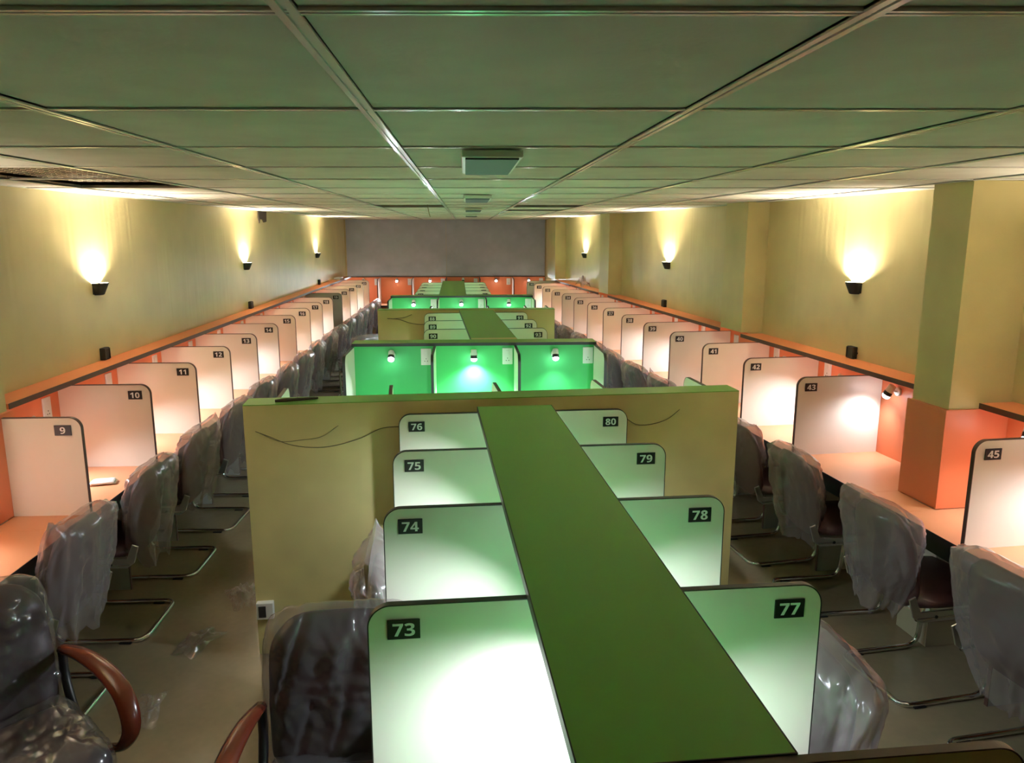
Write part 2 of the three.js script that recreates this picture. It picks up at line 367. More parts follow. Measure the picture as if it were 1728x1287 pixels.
function support(frame, [x0, x1], z, sgn, label) {
  const g = thing('desk_support', label, 'desk support', frame.at((x0 + x1) / 2, 0, z), frame.a), h = (x1 - x0) / 2;
  part('panel', box(-h, h, 0, DESK - 0.0255, -0.009, 0.009), M.grey, g);
  part('edge_band', box(sgn > 0 ? h : -h - 0.003, sgn > 0 ? h + 0.003 : -h, 0, DESK - 0.0255, -0.0095, 0.0095), M.band, g);
}
function shelfRun(frame, sgn, s0, s1, d, label) {
  const g = thing('wall_shelf', label, 'shelf', frame.at(0, 1.24, -(s0 + s1) / 2), frame.a);
  const h = (s1 - s0) / 2, X = (a, b) => sgn > 0 ? [a, b] : [-b, -a];
  part('board', box(...X(0.0005, d - 0.003), 0, 0.025, -h, h), M.shelf, g);
  part('edge_band', box(...X(d - 0.003, d), -0.0015, 0.0255, -h, h), M.band, g);
}
const lsup = []; for (let n = 8; n <= 23; n++) if (n !== 9) lsup.push([LZ(n), word(n)]);
deskRow(LF, 1, LDEP, [[0.2, 3.308, 'nearest the viewer'], [3.588, 13.72, 'beyond the pillar']], lsup, 'left');
solo('desk_worktop', box(0.17, LDEP, DESK - 0.025, DESK, -3.586, -3.310), M.desk, 'short piece of orange desk top beside the left pillar', 'desk top', LF.at(0, 0, 0), LF.a);
shelfRun(LF, 1, 0.2, 3.308, 0.150, 'orange shelf on the left wall nearest the viewer');
shelfRun(LF, 1, 3.588, 13.95, 0.150, 'long orange shelf on the left wall beyond the pillar');
const rsup = []; for (let n = 30; n <= 46; n++) if (n !== 44) rsup.push([RZ(n), word(n)]);
deskRow(RF, -1, RDEP, [[0.2, 3.368, 'nearest the viewer'], [3.647, 13.55, 'beyond the near pillar']], rsup, 'right');
solo('desk_worktop', box(-RDEP, -0.347, DESK - 0.025, DESK, -3.645, -3.370), M.desk, 'short piece of orange desk top before the orange pillar foot', 'desk top', RF.at(0, 0, 0), RF.a);
shelfRun(RF, -1, 0.2, 3.368, 0.180, 'orange shelf on the right wall nearest the viewer above divider forty-five');
shelfRun(RF, -1, 3.648, 5.858, 0.180, 'orange shelf on the right wall above dividers forty-one to forty-three');
shelfRun(RF, -1, 6.242, 9.598, 0.180, 'orange shelf on the right wall above dividers thirty-five to thirty-nine');
shelfRun(RF, -1, 10.032, 12.748, 0.180, 'far orange shelf on the right wall above dividers thirty-one to thirty-three');

for (let n = 8; n <= 23; n++) {
  const foot = n === 9 ? 0.166 : 0.017;
  divider(LF, foot, -LZ(n), LDEP - foot, 1, n === 8 ? 0 : n, n === 8 ? 'cream divider just outside the left edge' : `cream divider numbered ${word(n)} on the left wall desk`, { mat: n === 19 ? M.grey : M.cream });
}
for (let n = 30; n <= 46; n++) {
  if (n === 44) continue;
  divider(RF, -0.017, -RZ(n), RDEP - 0.017, -1, n === 46 ? 0 : n, n === 46 ? 'cream divider just outside the right edge' : `cream divider numbered ${word(n)} on the right wall desk`);
}
// lamps: [side tilt towards the far divider (+ = away from the camera), outwards tilt, strength]
const LL = { 9: [-0.55, 0.15, 0.8], 10: [0.0, 0.55, 0.7], 11: [0.1, 0.5, 0.8], 12: [0.2, 0.6, 0.85], 13: [0.1, 0.6, 0.8], 14: [0.25, 0.6, 0.9], 15: [-0.1, 0.35, 0.7], 16: [0.0, 0.6, 0.8], 17: [0.1, 0.6, 0.9], 18: [0.2, 0.6, 0.9], 19: null, 20: [0.1, 0.5, 0.9], 21: [0.2, 0.6, 0.9], 22: [0.25, 0.6, 0.9], 23: [-0.1, 0.4, 0.8] };
for (let n = 9; n <= 23; n++) {
  const z0 = LZ(n - 1), z1 = LZ(n), a = LL[n];
  lamp(LF, n === 9 ? 0.018 : 0.016, 1.085, -(n === 9 ? 3.03 : (z0 + z1) / 2 + 0.02), Math.PI / 2, `white spot lamp in the cubicle before divider ${word(n)}`, a ? { side: a[0], out: a[1], cd: a[2] * 0.66, group: 'lamps of the left wall desk' } : { off: true, group: 'lamps of the left wall desk' });
  socket(LF, 0.016, 1.12, -(z1 - 0.14), Math.PI / 2, `white socket plate in the cubicle before divider ${word(n)}`, 'sockets of the left wall desk');
}
const RL = { 45: [-0.25, 0.5, 0.65], 43: [-0.35, 0.35, 0.36], 42: [-0.4, 0.55, 0.9], 41: [0.15, 0.4, 0.7], 40: [0.2, 0.6, 0.6], 39: [-0.3, 0.55, 0.9], 38: [-0.3, 0.55, 0.9], 37: [0.05, 0.45, 0.7], 36: [0.0, 0.5, 0.7], 35: [0.05, 0.5, 0.7], 34: [0.2, 0.6, 0.6], 33: [0.0, 0.5, 0.8], 32: [0.0, 0.5, 0.8], 31: [-0.4, 0.5, 1.2] };
for (let n = 31; n <= 45; n++) {
  const a = RL[n], s = n === 44 ? 3.98 : n === 43 ? 3.95 : (RZ(n) + RZ(n + 1)) / 2; if (n === 44) continue;
  lamp(RF, -0.016, n === 43 ? 1.15 : n === 45 ? 1.15 : 1.12, -(n === 43 ? 4.16 : n === 45 ? 2.66 : s), -Math.PI / 2, `white spot lamp in the cubicle before divider ${word(n)}`, { side: a[0], out: a[1], cd: a[2] * 0.64, group: 'lamps of the right wall desk' });
  if (n !== 43) socket(RF, -0.016, 1.14, -(RZ(n) - 0.13), -Math.PI / 2, `white socket plate in the cubicle before divider ${word(n)}`, 'sockets of the right wall desk');
}
lamp(RF, -0.016, 1.165, -3.18, -Math.PI / 2, 'white spot lamp in the cubicle beside the orange pillar foot', { side: 0.25, out: 0.35, cd: 0.30 });

// ---------------------------------------------------------------- back row, facing the camera
{
  const bx0 = leftX(BACK) + 0.02, bx1 = rightX(BACK) - 0.02, W = (bx1 - bx0) / 6, FB = F(0, BACK, 0);
  const g = thing('desk_worktop', 'orange desk top along the far end wall', 'desk top', [0, 0, BACK]);
  part('board', box(bx0, bx1, DESK - 0.025, DESK, 0.0165, 0.497), M.desk, g);
  part('edge_band', box(bx0, bx1, DESK - 0.028, DESK + 0.0005, 0.497, 0.5), M.bandDark, g);
  const bp = thing('back_panel', 'orange back panel of the cubicles on the far end wall', 'back panel', [0, 0, BACK]);
  part('panel', box(bx0, bx1, 0.4, 1.225, 0.0005, 0.0155), M.orange, bp);
  part('top_trim', box(bx0, bx1, 1.225, 1.24, 0.0005, 0.0165), M.band, bp);
  for (let i = 1; i < 6; i++) solo('desk_support', box(-0.009, 0.009, 0, DESK - 0.0255, 0.02, 0.3), M.grey, `grey support panel under the end wall desk, ${ONES[i]} from the left wall`, 'desk support', [bx0 + W * i, 0, BACK]);
  for (let i = 1; i < 6; i++) divider(FB, bx0 + W * i, 0.017, 0.48, 1, 0, `cream end wall divider, ${['first', 'second', 'third', 'fourth', 'fifth'][i - 1]} from the left wall`, { turn: -Math.PI / 2 });
  for (let i = 0; i < 6; i++) {
    const ord = ['first', 'second', 'third', 'fourth', 'fifth', 'sixth'][i];
    lamp(FB, bx0 + W * (i + 0.5), 1.17, 0.016, 0, `white spot lamp on the end wall desk, ${ord} from the left`, i === 3 ? { off: true } : { out: 1.5, cd: 0.7 });
    socket(FB, bx0 + W * (i + 1) - 0.07, 1.14, 0.016, 0, `white socket plate on the end wall desk, ${ord} from the left`);
  }
}

// ---------------------------------------------------------------- spine blocks of green cubicles
function block(frame, len, divs, name, o = {}) {
  // local -z runs away from the camera, local x=0 is the middle panel
  const HW = 0.178, g = thing('spine_wall', `green middle wall with wide green top board ${name}`, 'spine wall', frame.at(0, 0, 0), frame.a);
  part('top_board', box(-HW + 0.003, HW - 0.003, 1.216, 1.24, -len, 0), M.greenTop, g);
  part('edge_band', join(box(-HW, -HW + 0.003, 1.2155, 1.2405, -len, 0), box(HW - 0.003, HW, 1.2155, 1.2405, -len, 0), box(-HW, HW, 1.2155, 1.2405, 0, 0.0025)), M.bandDark, g);
  part('middle_panel', box(-0.02, 0.02, 0, 1.216, -len, -0.001), M.green, g);
  if (o.cap) part('end_strip', box(-HW + 0.003, HW - 0.003, 1.2402, 1.2422, -o.cap, 0), M.khaki, g);
  for (const [sd, w] of [[-1, 'left'], [1, 'right']]) {
    const t = thing('desk_worktop', `green desk top ${w} of the middle wall ${name}`, 'desk top', frame.at(0, 0, 0), frame.a), X = (a, b) => sd > 0 ? [a, b] : [-b, -a];
    part('board', box(...X(0.0205, 0.45), DESK - 0.025, DESK, -len, -0.02), M.green, t);
    part('edge_band', box(...X(0.45, 0.453), DESK - 0.028, DESK, -len, -0.02), M.bandDark, t);
  }
  for (const [s, a, b] of divs) {
    support(frame, [-0.30, -0.021], -s, -1, `grey support panel under the middle desk below divider ${word(a)}`);
    support(frame, [0.021, 0.30], -s, 1, `grey support panel under the middle desk below divider ${word(b)}`);
    divider(frame, -0.0205, -s, 0.525, -1, a, `pale divider numbered ${word(a)} left of the green spine`, { top: 1.2155, band: M.bandDark, in: 0 });
    divider(frame, 0.0205, -s, 0.525, 1, b, `pale divider numbered ${word(b)} right of the green spine`, { top: 1.2155, band: M.bandDark });
  }
}
const B1 = F(0.338, -1.035, Math.atan(0.047));
block(B1, 2.485, [[0.615, 73, 77], [1.24, 74, 78], [1.865, 75, 79], [2.475, 76, 80]], 'nearest the viewer');
{ // lamps of block 1: left side lamp stands out to -x (turn -90deg about y gives +z -> -x)
  const set = [[0.30, 73, [0.62, 0.36, 0.72], 77, [0.1, 0.6, 0.66]], [0.93, 74, [0.12, 0.8, 0.6], 78, [0.1, 0.6, 0.72]], [1.55, 75, [0.0, 1.1, 0.85], 79, [0.05, 0.6, 0.62]], [2.17, 76, [0.1, 0.9, 0.6], 80, [0.05, 0.6, 0.55]]];
  for (const [s, a, p, b, q] of set) {
    lamp(B1, -0.02, 1.13, -s - 0.02, -Math.PI / 2, `white spot lamp under the spine before divider ${word(a)}`, { side: -p[0], out: p[1], cd: p[2] });
    lamp(B1, 0.02, 1.13, -s - 0.02, Math.PI / 2, `white spot lamp under the spine before divider ${word(b)}`, { side: q[0], out: q[1], cd: q[2] });
  }
}
{ // end panel towards the viewer
  const g = thing('end_panel', 'khaki end panel with dark edge at the bottom right corner', 'panel', B1.at(0, 0, 0.0125), B1.a);
  const [p, b] = divGeo(0.56, 1.238, 1), [p2, b2] = divGeo(0.56, 1.238, -1);
  part('panel', join(p, p2), M.khaki, g); part('edge_band', join(b, b2), M.band, g);
}
// ---- thick partitions with cubicles behind, and the carrels that face the camera
function partition(frame, hw, h, t, label, o = {}) {
  const g = thing('partition_wall', label, 'partition', frame.at(0, 0, 0), frame.a);
  part('face_panel', box(-hw, hw, 0, h - 0.004, -0.02, 0), M.khaki, g);
  part('rear_panel', box(-hw, hw, 0, h - 0.004, -t, -t + 0.02), M.green, g);
  part('end_panel', box(-hw, -hw + 0.02, 0, h - 0.004, -t + 0.02, -0.02), M.khaki, g);
  part('end_panel', box(hw - 0.02, hw, 0, h - 0.004, -t + 0.02, -0.02), M.khaki, g);
  part('top_board', box(-hw, hw, h - 0.004, h, -t, 0), M.greenTop, g);
  const wt = thing('desk_worktop', `green desk top hidden behind the ${label.slice(0, label.indexOf('partition'))}partition`, 'desk top', frame.at(0, 0, 0), frame.a);
  part('board', box(-hw + 0.1, hw - 0.1, DESK - 0.025, DESK, -t - 0.45, -t - 0.0005), M.green, wt);
  for (const x of [-hw + 0.25, 0, hw - 0.25]) part('support_panel', box(x - 0.009, x + 0.009, 0, DESK - 0.025, -t - 0.3, -t - 0.0005), M.grey, wt);
  for (const [x, n, lab, face] of o.divs) divider(frame, x, -t - 0.001, 0.47, 1, n, lab, { turn: Math.PI / 2, top: 1.225, faces: [face], in: 0.0 });
  for (const [x, lab] of o.lamps) lamp(frame, x, 1.16, -t, Math.PI, lab, { out: 0.9, cd: 0.9 });
}
const P1 = F(0.165, -3.60, Math.atan(0.078));
partition(P1, 1.21, 1.262, 0.15, 'wide khaki partition with green top behind dividers seventy-six and eighty', {
  divs: [[-1.10, 0, 'divider at the left end behind the wide khaki partition', -1], [-0.54, 0, 'divider tip sticking up behind the khaki partition, left of centre', -1], [0.03, 0, 'divider tip sticking up behind the khaki partition, at its middle', -1], [0.60, 83, 'divider tip with plate behind the khaki partition below the right carrel', 1], [1.16, 84, 'pale divider tip with plate behind the right end of the khaki partition', 1]],
  lamps: [[-0.82, 'first hidden spot lamp behind the wide khaki partition'], [-0.26, 'second hidden spot lamp behind the wide khaki partition'], [0.31, 'third hidden spot lamp behind the wide khaki partition'], [0.88, 'fourth hidden spot lamp behind the wide khaki partition']],
});
function carrel(frame, hw, h, label, ord, lamps) {
  const g = thing('carrel', label, 'carrel', frame.at(0, 0, 0), frame.a), t = 0.17;
  part('back_panel', box(-hw, hw, 0, h - 0.02, -0.02, 0), M.green, g);
  part('rear_panel', box(-hw, hw, 0, h - 0.02, -t, -t + 0.02), M.khaki, g);
  part('top_board', box(-hw, hw, h - 0.02, h, -t, 0.008), M.greenTop, g);
  part('edge_band', box(-hw, hw, h - 0.021, h + 0.0005, 0.008, 0.012), M.bandDark, g);
  const wt = thing('desk_worktop', `green desk top in the ${ord} green carrel`, 'desk top', frame.at(0, 0, 0), frame.a);
  part('board', box(-hw, hw, DESK - 0.025, DESK, 0.0135, 0.42), M.green, wt);
  part('edge_band', box(-hw, hw, DESK - 0.028, DESK, 0.42, 0.424), M.bandDark, wt);
  for (const i of [0, 1, 2, 3]) { const x = -hw + 0.009 + (2 * hw - 0.018) * i / 3; part('support_panel', box(x - 0.009, x + 0.009, 0, DESK - 0.025, 0.0135, 0.3), M.grey, wt); }
  const side = ['left end', 'left middle', 'right middle', 'right end'];
  for (let i = 0; i < 4; i++) divider(frame, -hw + 0.009 + (2 * hw - 0.018) * i / 3, 0.0125, 0.43, 1, 0, `pale ${side[i]} divider of the ${ord} green carrel`, { turn: -Math.PI / 2, top: h - 0.022, band: M.bandDark });
  const W = (2 * hw) / 3, nm = ['left', 'middle', 'right'];
  for (let i = 0; i < 3; i++) {
    const c = -hw + W * (i + 0.5);
    lamp(frame, c - 0.01, h - 0.085, 0.0005, 0, `white spot lamp in the ${nm[i]} cubicle of the ${ord} green carrel`, lamps[i]);
    socket(frame, c + W / 2 - 0.06, h - 0.10, 0.0005, 0, `white socket plate in the ${nm[i]} cubicle of the ${ord} green carrel`);
  }
}
const K1 = F(0.058, -5.475, 0);
carrel(K1, 0.885, 1.262, 'green three seat carrel facing the viewer, nearer of two', 'nearer', [{ out: 1.0, cd: 0.48 }, { out: 0.12, cd: 1.3 }, { out: 0.45, cd: 0.55 }]);
const B2 = F(0.214, -5.70, Math.atan(0.049));
block(B2, 2.33, [[0.96, 90, 93], [1.62, 89, 92], [2.32, 88, 91]], 'in the middle of the hall', { cap: 0.17 });
for (const [s, a, b] of [[0.50, 90, 93], [1.29, 89, 92], [1.97, 88, 91]]) {
  lamp(B2, -0.02, 1.13, -s, -Math.PI / 2, `hidden spot lamp under the spine before divider ${word(a)}`, { out: 0.5, side: -0.2, cd: 0.9 });
  lamp(B2, 0.02, 1.13, -s, Math.PI / 2, `hidden spot lamp under the spine before divider ${word(b)}`, { out: 0.5, side: 0.1, cd: 0.8 });
}
const P2 = F(0.0, -8.10, 0);
partition(P2, 0.94, 1.24, 0.15, 'khaki partition behind dividers eighty-eight and ninety-one in the middle of the hall', {
  divs: [[0.24, 0, 'small dark divider tip behind the far khaki partition, near its middle', -1], [0.66, 0, 'small dark divider tip behind the far khaki partition, right of its middle', -1], [0.90, 0, 'small dark divider tip at the right end of the far khaki partition', -1], [-0.40, 0, 'divider behind the left half of the far khaki partition', -1]],
  lamps: [[-0.65, 'first hidden spot lamp behind the far khaki partition'], [-0.08, 'second hidden spot lamp behind the far khaki partition'], [0.45, 'third hidden spot lamp behind the far khaki partition']],
});
const K2 = F(-0.055, -9.60, 0);
carrel(K2, 0.89, 1.262, 'green three seat carrel facing the viewer, farther of two', 'farther', [{ out: 0.9, cd: 1.0 }, { out: 1.1, cd: 1.0 }, { out: 0.35, cd: 1.0 }]);
const B3 = F(-0.178, -9.80, Math.atan(0.012));
block(B3, 3.12, [[0.62, 100, 105], [1.24, 99, 104], [1.86, 98, 103], [2.48, 97, 102], [3.10, 96, 101]], 'at the far end');
for (const [s, a, b] of [[0.31, 100, 105], [0.93, 99, 104], [1.55, 98, 103], [2.17, 97, 102], [2.79, 96, 101]]) {
  lamp(B3, -0.02, 1.13, -s, -Math.PI / 2, `hidden spot lamp under the far spine before divider ${word(a)}`, { out: 0.5, cd: 0.9 });
  lamp(B3, 0.02, 1.13, -s, Math.PI / 2, `hidden spot lamp under the far spine before divider ${word(b)}`, { out: 0.5, cd: 0.9 });
}

// ---------------------------------------------------------------- wall sconces and black boxes
const bucket = (() => { // tapered half bucket, open on top: local z stands out from the wall
  const ring = (w, d, y) => { const p = []; for (let i = 0; i <= 12; i++) { const a = Math.PI * i / 12; p.push(V(Math.cos(a) * w, y, Math.pow(Math.sin(a), 0.7) * d)); } return p; };
  const rows = [ring(0.030, 0.036, 0), ring(0.034, 0.044, 0.004), ring(0.055, 0.075, 0.074), ring(0.051, 0.071, 0.074), ring(0.031, 0.040, 0.008)];
  const pos = [], idx = [], n = 13;
  rows.forEach(r => r.forEach(p => pos.push(p.x, p.y, p.z)));
  for (let j = 0; j < rows.length - 1; j++) for (let i = 0; i < n - 1; i++) { const a = j * n + i, b = a + 1, c = a + n, d = b + n; idx.push(a, c, b, b, c, d); }
  for (const j of [0, 4]) { const ci = pos.length / 3; pos.push(0, rows[j][0].y, 0); for (let i = 0; i < n - 1; i++) idx.push(j * n + i, j * n + i + 1, ci); }
  const g = new THREE.BufferGeometry(); g.setAttribute('position', new THREE.Float32BufferAttribute(pos, 3)); g.setIndex(idx); const q = g.toNonIndexed(); q.computeVertexNormals(); return q;
})();
const plateBack = strip(box(-0.05, 0.05, 0.006, 0.07, 0, 0.003));
const bulbGeo = strip(new THREE.SphereGeometry(0.014, 14, 10).translate(0, 0.034, 0.024));
function sconce(frame, s, turn, label) {
  const g = thing('wall_sconce', label, 'sconce', frame.at(0, 1.668, -s), frame.a + turn, 'sconces on the side walls');
  part('bucket', bucket, M.boxBlack, g); part('back_plate', plateBack, M.boxBlack, g); part('bulb', bulbGeo, M.glowWarm, g);
  const p = new THREE.PointLight(WARM, SCONCE_CD, 0, 2); p.position.set(0, 0.036, 0.024); p.castShadow = true; p.shadow.radius = 1.0; p.name = 'glow'; g.add(p);
}
const wallBoxGeo = strip(rbox(-0.036, 0.036, 0, 0.075, 0, 0.03, 0.004, 2));
for (const [s, w] of [[2.45, 'outside the frame'], [4.85, 'nearest the viewer'], [8.0, 'in the middle'], [11.65, 'farthest away']]) sconce(LF, s, Math.PI / 2, `lit black half bucket sconce on the left wall, ${w}`);
for (const [s, w] of [[2.45, 'outside the frame'], [4.67, 'nearest the viewer'], [7.97, 'in the middle'], [11.42, 'farthest away']]) sconce(RF, s, -Math.PI / 2, `lit black half bucket sconce on the right wall, ${w}`);
for (const [fr, s, tn, w] of [[LF, 4.84, 1, 'left wall below the nearest sconce'], [LF, 8.06, 1, 'left wall below the middle sconce'], [LF, 11.72, 1, 'left wall below the farthest sconce'], [RF, 4.64, -1, 'right wall below the nearest sconce'], [RF, 8.02, -1, 'right wall below the middle sconce']]) {
  const g = thing('junction_box', `small black junction box on the ${w}`, 'junction box', fr.at(0, 1.267, -s), fr.a + tn * Math.PI / 2, 'black boxes standing on the wall shelves');
  part('case', wallBoxGeo, M.boxBlack, g);
  part('cover_rim', strip(join(box(-0.034, 0.034, 0.004, 0.008, 0.03, 0.034), box(-0.034, 0.034, 0.067, 0.071, 0.03, 0.034), box(-0.034, -0.03, 0.008, 0.067, 0.03, 0.034), box(0.03, 0.034, 0.008, 0.067, 0.03, 0.034))), M.black, g);
  if (fr === RF && s < 5) part('cable', polyTube([V(0.02, 0.003, 0.03), V(0.045, 0.004, 0.03), V(0.06, 0.015, 0.028), V(0.068, 0.045, 0.02)].reverse(), () => 0.003, 6), M.black, g);
}

// ---------------------------------------------------------------- chairs
function pillow(w, h, t, nx = 14, ny = 14, round = 0.16) {
  const g = new THREE.BoxGeometry(2, 2, 2, nx, ny, 4), p = g.attributes.position;
  for (let i = 0; i < p.count; i++) {
    const a = p.getX(i), b = p.getY(i), c = p.getZ(i);
    const ea = Math.pow(Math.abs(a), 6), eb = Math.pow(Math.abs(b), 6);
    const x = a * (1 - round * eb) * w / 2, y = b * (1 - round * ea) * h / 2;
    const edge = Math.max(Math.pow(Math.abs(a), 5), Math.pow(Math.abs(b), 5));
    p.setXYZ(i, x * (1 - 0.03 * c * c * edge), y * (1 - 0.03 * c * c * edge), c * t / 2 * (1 - 0.62 * edge));
  }
  const m = mergeVertices(strip2(g)); m.computeVertexNormals(); return m;
}
function strip2(g) { const o = g.clone(); o.deleteAttribute('uv'); o.deleteAttribute('normal'); return o; }
function bend(g, fn) { const p = g.attributes.position; for (let i = 0; i < p.count; i++) { const q = fn(p.getX(i), p.getY(i), p.getZ(i)); p.setXYZ(i, q[0], q[1], q[2]); } g.computeVertexNormals(); return g; }
const backZ = y => 0.185 + 0.085 * Math.pow(Math.max(0, (y - 0.45) / 0.45), 1.3);
const chairGeo = (() => {
  const W = 0.215, r = 0.0125;
  const pts = [V(-W, 0.425, 0.20), V(-W, 0.425, -0.235), V(-W, r, -0.20), V(-W, r, 0.23), V(W, r, 0.23), V(W, r, -0.20), V(W, 0.425, -0.235), V(W, 0.425, 0.20)];
  const frame = tubeAlong(roundedPath(pts, 0.07), r, 10, 6);
  const seat = bend(pillow(0.45, 0.46, 0.075).rotateX(-Math.PI / 2), (x, y, z) => [x, y + 0.478 - 0.02 * Math.pow((z + 0.23) / 0.46 - 1, 2) * 0 + (z < -0.1 ? -0.12 * (z + 0.1) * (z + 0.1) * 10 * 0.1 : 0), z - 0.02]);
  const back = bend(pillow(0.40, 0.44, 0.06, 16, 16, 0.2), (x, y, z) => { const yy = y + 0.645, taper = 1 - 0.12 * Math.pow(Math.max(0, (yy - 0.62) / 0.3), 2); return [x * taper, yy, z + backZ(yy) - 0.25 * x * x]; });
  const brS = new THREE.Shape([[-0.225, 0.418], [0.185, 0.410], [0.222, 0.438], [0.248, 0.520], [0.222, 0.530], [0.190, 0.456], [-0.225, 0.450]].map(p => new THREE.Vector2(...p)));
  const br = new THREE.ExtrudeGeometry(brS, { depth: 0.006, bevelEnabled: true, bevelSize: 0.002, bevelThickness: 0.0015, bevelSegments: 1 }); br.rotateY(-Math.PI / 2); // x->z
  const bolt = new THREE.CylinderGeometry(0.008, 0.008, 0.006, 10).rotateZ(Math.PI / 2);
  const pad = strip(rbox(-0.018, 0.018, 0, 0.008, -0.03, 0.03, 0.003, 1));
  return { frame, seat, back, bracket: strip(br), bolt: strip(bolt), pad };
})();
function filmGeo(k, o = {}) {
  seed = 1000 + k * 77; const nu = 72, nv = 40, pos = [], idx = [];
  const ear = [[0, 0.9], [0.2, 0], [0.7, 0.1], [0, 0], [0.1, 0.4], [0, 0.1]][k % 6], sx = rr(-0.07, 0.07), top = 0.893 + rr(0, 0.015), low = 0.375 + rr(-0.03, 0.05), ph = rr(0, 50), nar = rr(0.08, 0.14), wide = rr(0.236, 0.256);
  const ridge = (x, y) => 1 - Math.abs(2 * noise(x, y) - 1);
  for (let j = 0; j <= nv; j++) for (let i = 0; i < nu; i++) {
    const v = j / nv, f = i / nu * Math.PI * 2, c = Math.cos(f), s = Math.sin(f);
    const lowHere = low + 0.07 * (noise(c * 4 + ph, s * 4) - 0.5) + (s < 0 ? 0.10 : 0);
    let y = top + (lowHere - top) * v;
    const tt = Math.min(1, v / 0.10), shut = Math.pow(tt, 0.55), cor = Math.pow(1 - Math.min(1, v / 0.16), 2);
    const er = ear[c > 0 ? 1 : 0];
    let a = wide * (1 - 0.20 * cor * (1 - er)) * (1 - Math.pow(v, 2.6) * (1 - nar / wide) * 0.85), b = 0.008 + 0.054 * shut + 0.02 * Math.sin(v * 3);
    const pleat = 0.22 * (noise(c * 5 + ph, v * 1.6 + s * 5 + ph) - 0.5)
      + 0.42 * Math.pow(v, 0.9) * (ridge(f * 2.2 + sx * v * 30 + ph, v * 0.9 + 9) - 0.55)
      + 0.22 * (ridge(c * 7 + v * 5 + ph, v * 4 + s * 3 + ph) - 0.5) + 0.10 * (ridge(c * 16 + ph, v * 14 + s * 9) - 0.5);
    b *= 1 + pleat * 1.3; a *= 1 + pleat * 0.22;
    const x = Math.sign(c) * Math.pow(Math.abs(c), 0.75) * a + sx * v * v;
    const z = backZ(y) + 0.012 + Math.sign(s) * Math.pow(Math.abs(s), 0.85) * b - 0.2 * x * x * (1 - v);
    y += (1 - tt) * (0.045 * Math.pow(Math.abs(c), 5) * er - 0.05 * Math.pow(Math.abs(c), 4) * (1 - er)) + 0.012 * (noise(c * 9 + ph, v * 9 + s * 5) - 0.5);
    pos.push(x, y, z);
  }
  for (let j = 0; j < nv; j++) for (let i = 0; i < nu; i++) { const a = j * nu + i, b = j * nu + (i + 1) % nu, c = a + nu, d = b + nu; idx.push(a, b, c, b, d, c); }
  const g = new THREE.BufferGeometry(); g.setAttribute('position', new THREE.Float32BufferAttribute(pos, 3)); g.setIndex(idx); g.computeVertexNormals(); return g;
}
const films = [0, 1, 2, 3, 4, 5].map(k => filmGeo(k));
let chairCount = 0;
function chair(x, z, turn, label, o = {}) {
  const g = thing('visitor_chair', label, 'chair', [x, 0, z], turn, o.group);
  part('frame', chairGeo.frame, M.chrome, g); part('seat', chairGeo.seat, M.leather, g); part('backrest', chairGeo.back, M.leather, g);
  for (const s of [-1, 1]) {
    const b = part('bracket', chairGeo.bracket, M.steel, g); b.position.x = s * 0.222 + 0.003;
    for (const [by, bz] of [[0.432, -0.12], [0.430, 0.11]]) { const q = part('bolt', chairGeo.bolt, M.black, b); q.position.set(s * 0.004 - 0.003, by, bz); }
    const q = part('foot_pad', chairGeo.pad, M.black, g); q.position.set(s * 0.215, -0.0001, 0.14); q.scale.y = 0.9;
  }
  if (o.film !== false) { const m = part('plastic_cover', films[chairCount++ % films.length], M.film, g); m.userData.label = 'translucent wrinkled plastic bag over the backrest'; if (o.flip ?? chairCount % 2) m.scale.x = -1; }
  return g;
}
const wobble = i => (hash(i, 77) - 0.5);
for (let n = 9; n <= 23; n++) {
  const s = n === 9 ? 3.16 : (LZ(n - 1) + LZ(n)) / 2, p = LF.at(0.395 + 0.03 * wobble(n), 0, -s + 0.05 * wobble(n + 40));
  chair(p[0], p[2], LF.a + Math.PI / 2 + 0.12 * wobble(n + 9), `maroon chair under plastic at the left desk before divider ${word(n)}`, { group: 'plastic wrapped chairs of the left desk' });
}
for (let n = 31; n <= 46; n++) {
  const s = n === 46 ? 2.505 : n === 45 ? 3.225 : n === 44 ? 3.98 : (RZ(n) + RZ(n + 1)) / 2; if (n === 43) continue;
  const p = RF.at(-0.475 - (n === 45 ? 0.035 : 0) + 0.03 * wobble(n), 0, -s + 0.05 * wobble(n + 40));
  chair(p[0], p[2], RF.a - Math.PI / 2 + 0.12 * wobble(n + 9), n === 46 ? 'maroon chair under plastic at the bottom right edge' : n === 45 ? 'maroon chair under plastic before the orange pillar foot' : `maroon chair under plastic at the right desk before divider ${word(n === 44 ? 43 : n)}`, { group: 'plastic wrapped chairs of the right desk' });
}
chair(...B1.at(-0.345, 0, -1.61).filter((_, i) => i !== 1), B1.a - Math.PI / 2, 'plastic wrapped chair half hidden behind divider seventy-four', { film: true });
chair(...B1.at(0.47, 0, -0.865).filter((_, i) => i !== 1), B1.a + Math.PI / 2, 'plastic wrapped chair beside divider seventy-seven at the bottom right', { film: true });
chair(-1.22, -8.95, 0.5, 'wrapped chair standing in the aisle left of the far khaki partition');
chair(-1.2, -10.3, 2.6, 'dark unwrapped chair left of the farther green carrel', { film: false });

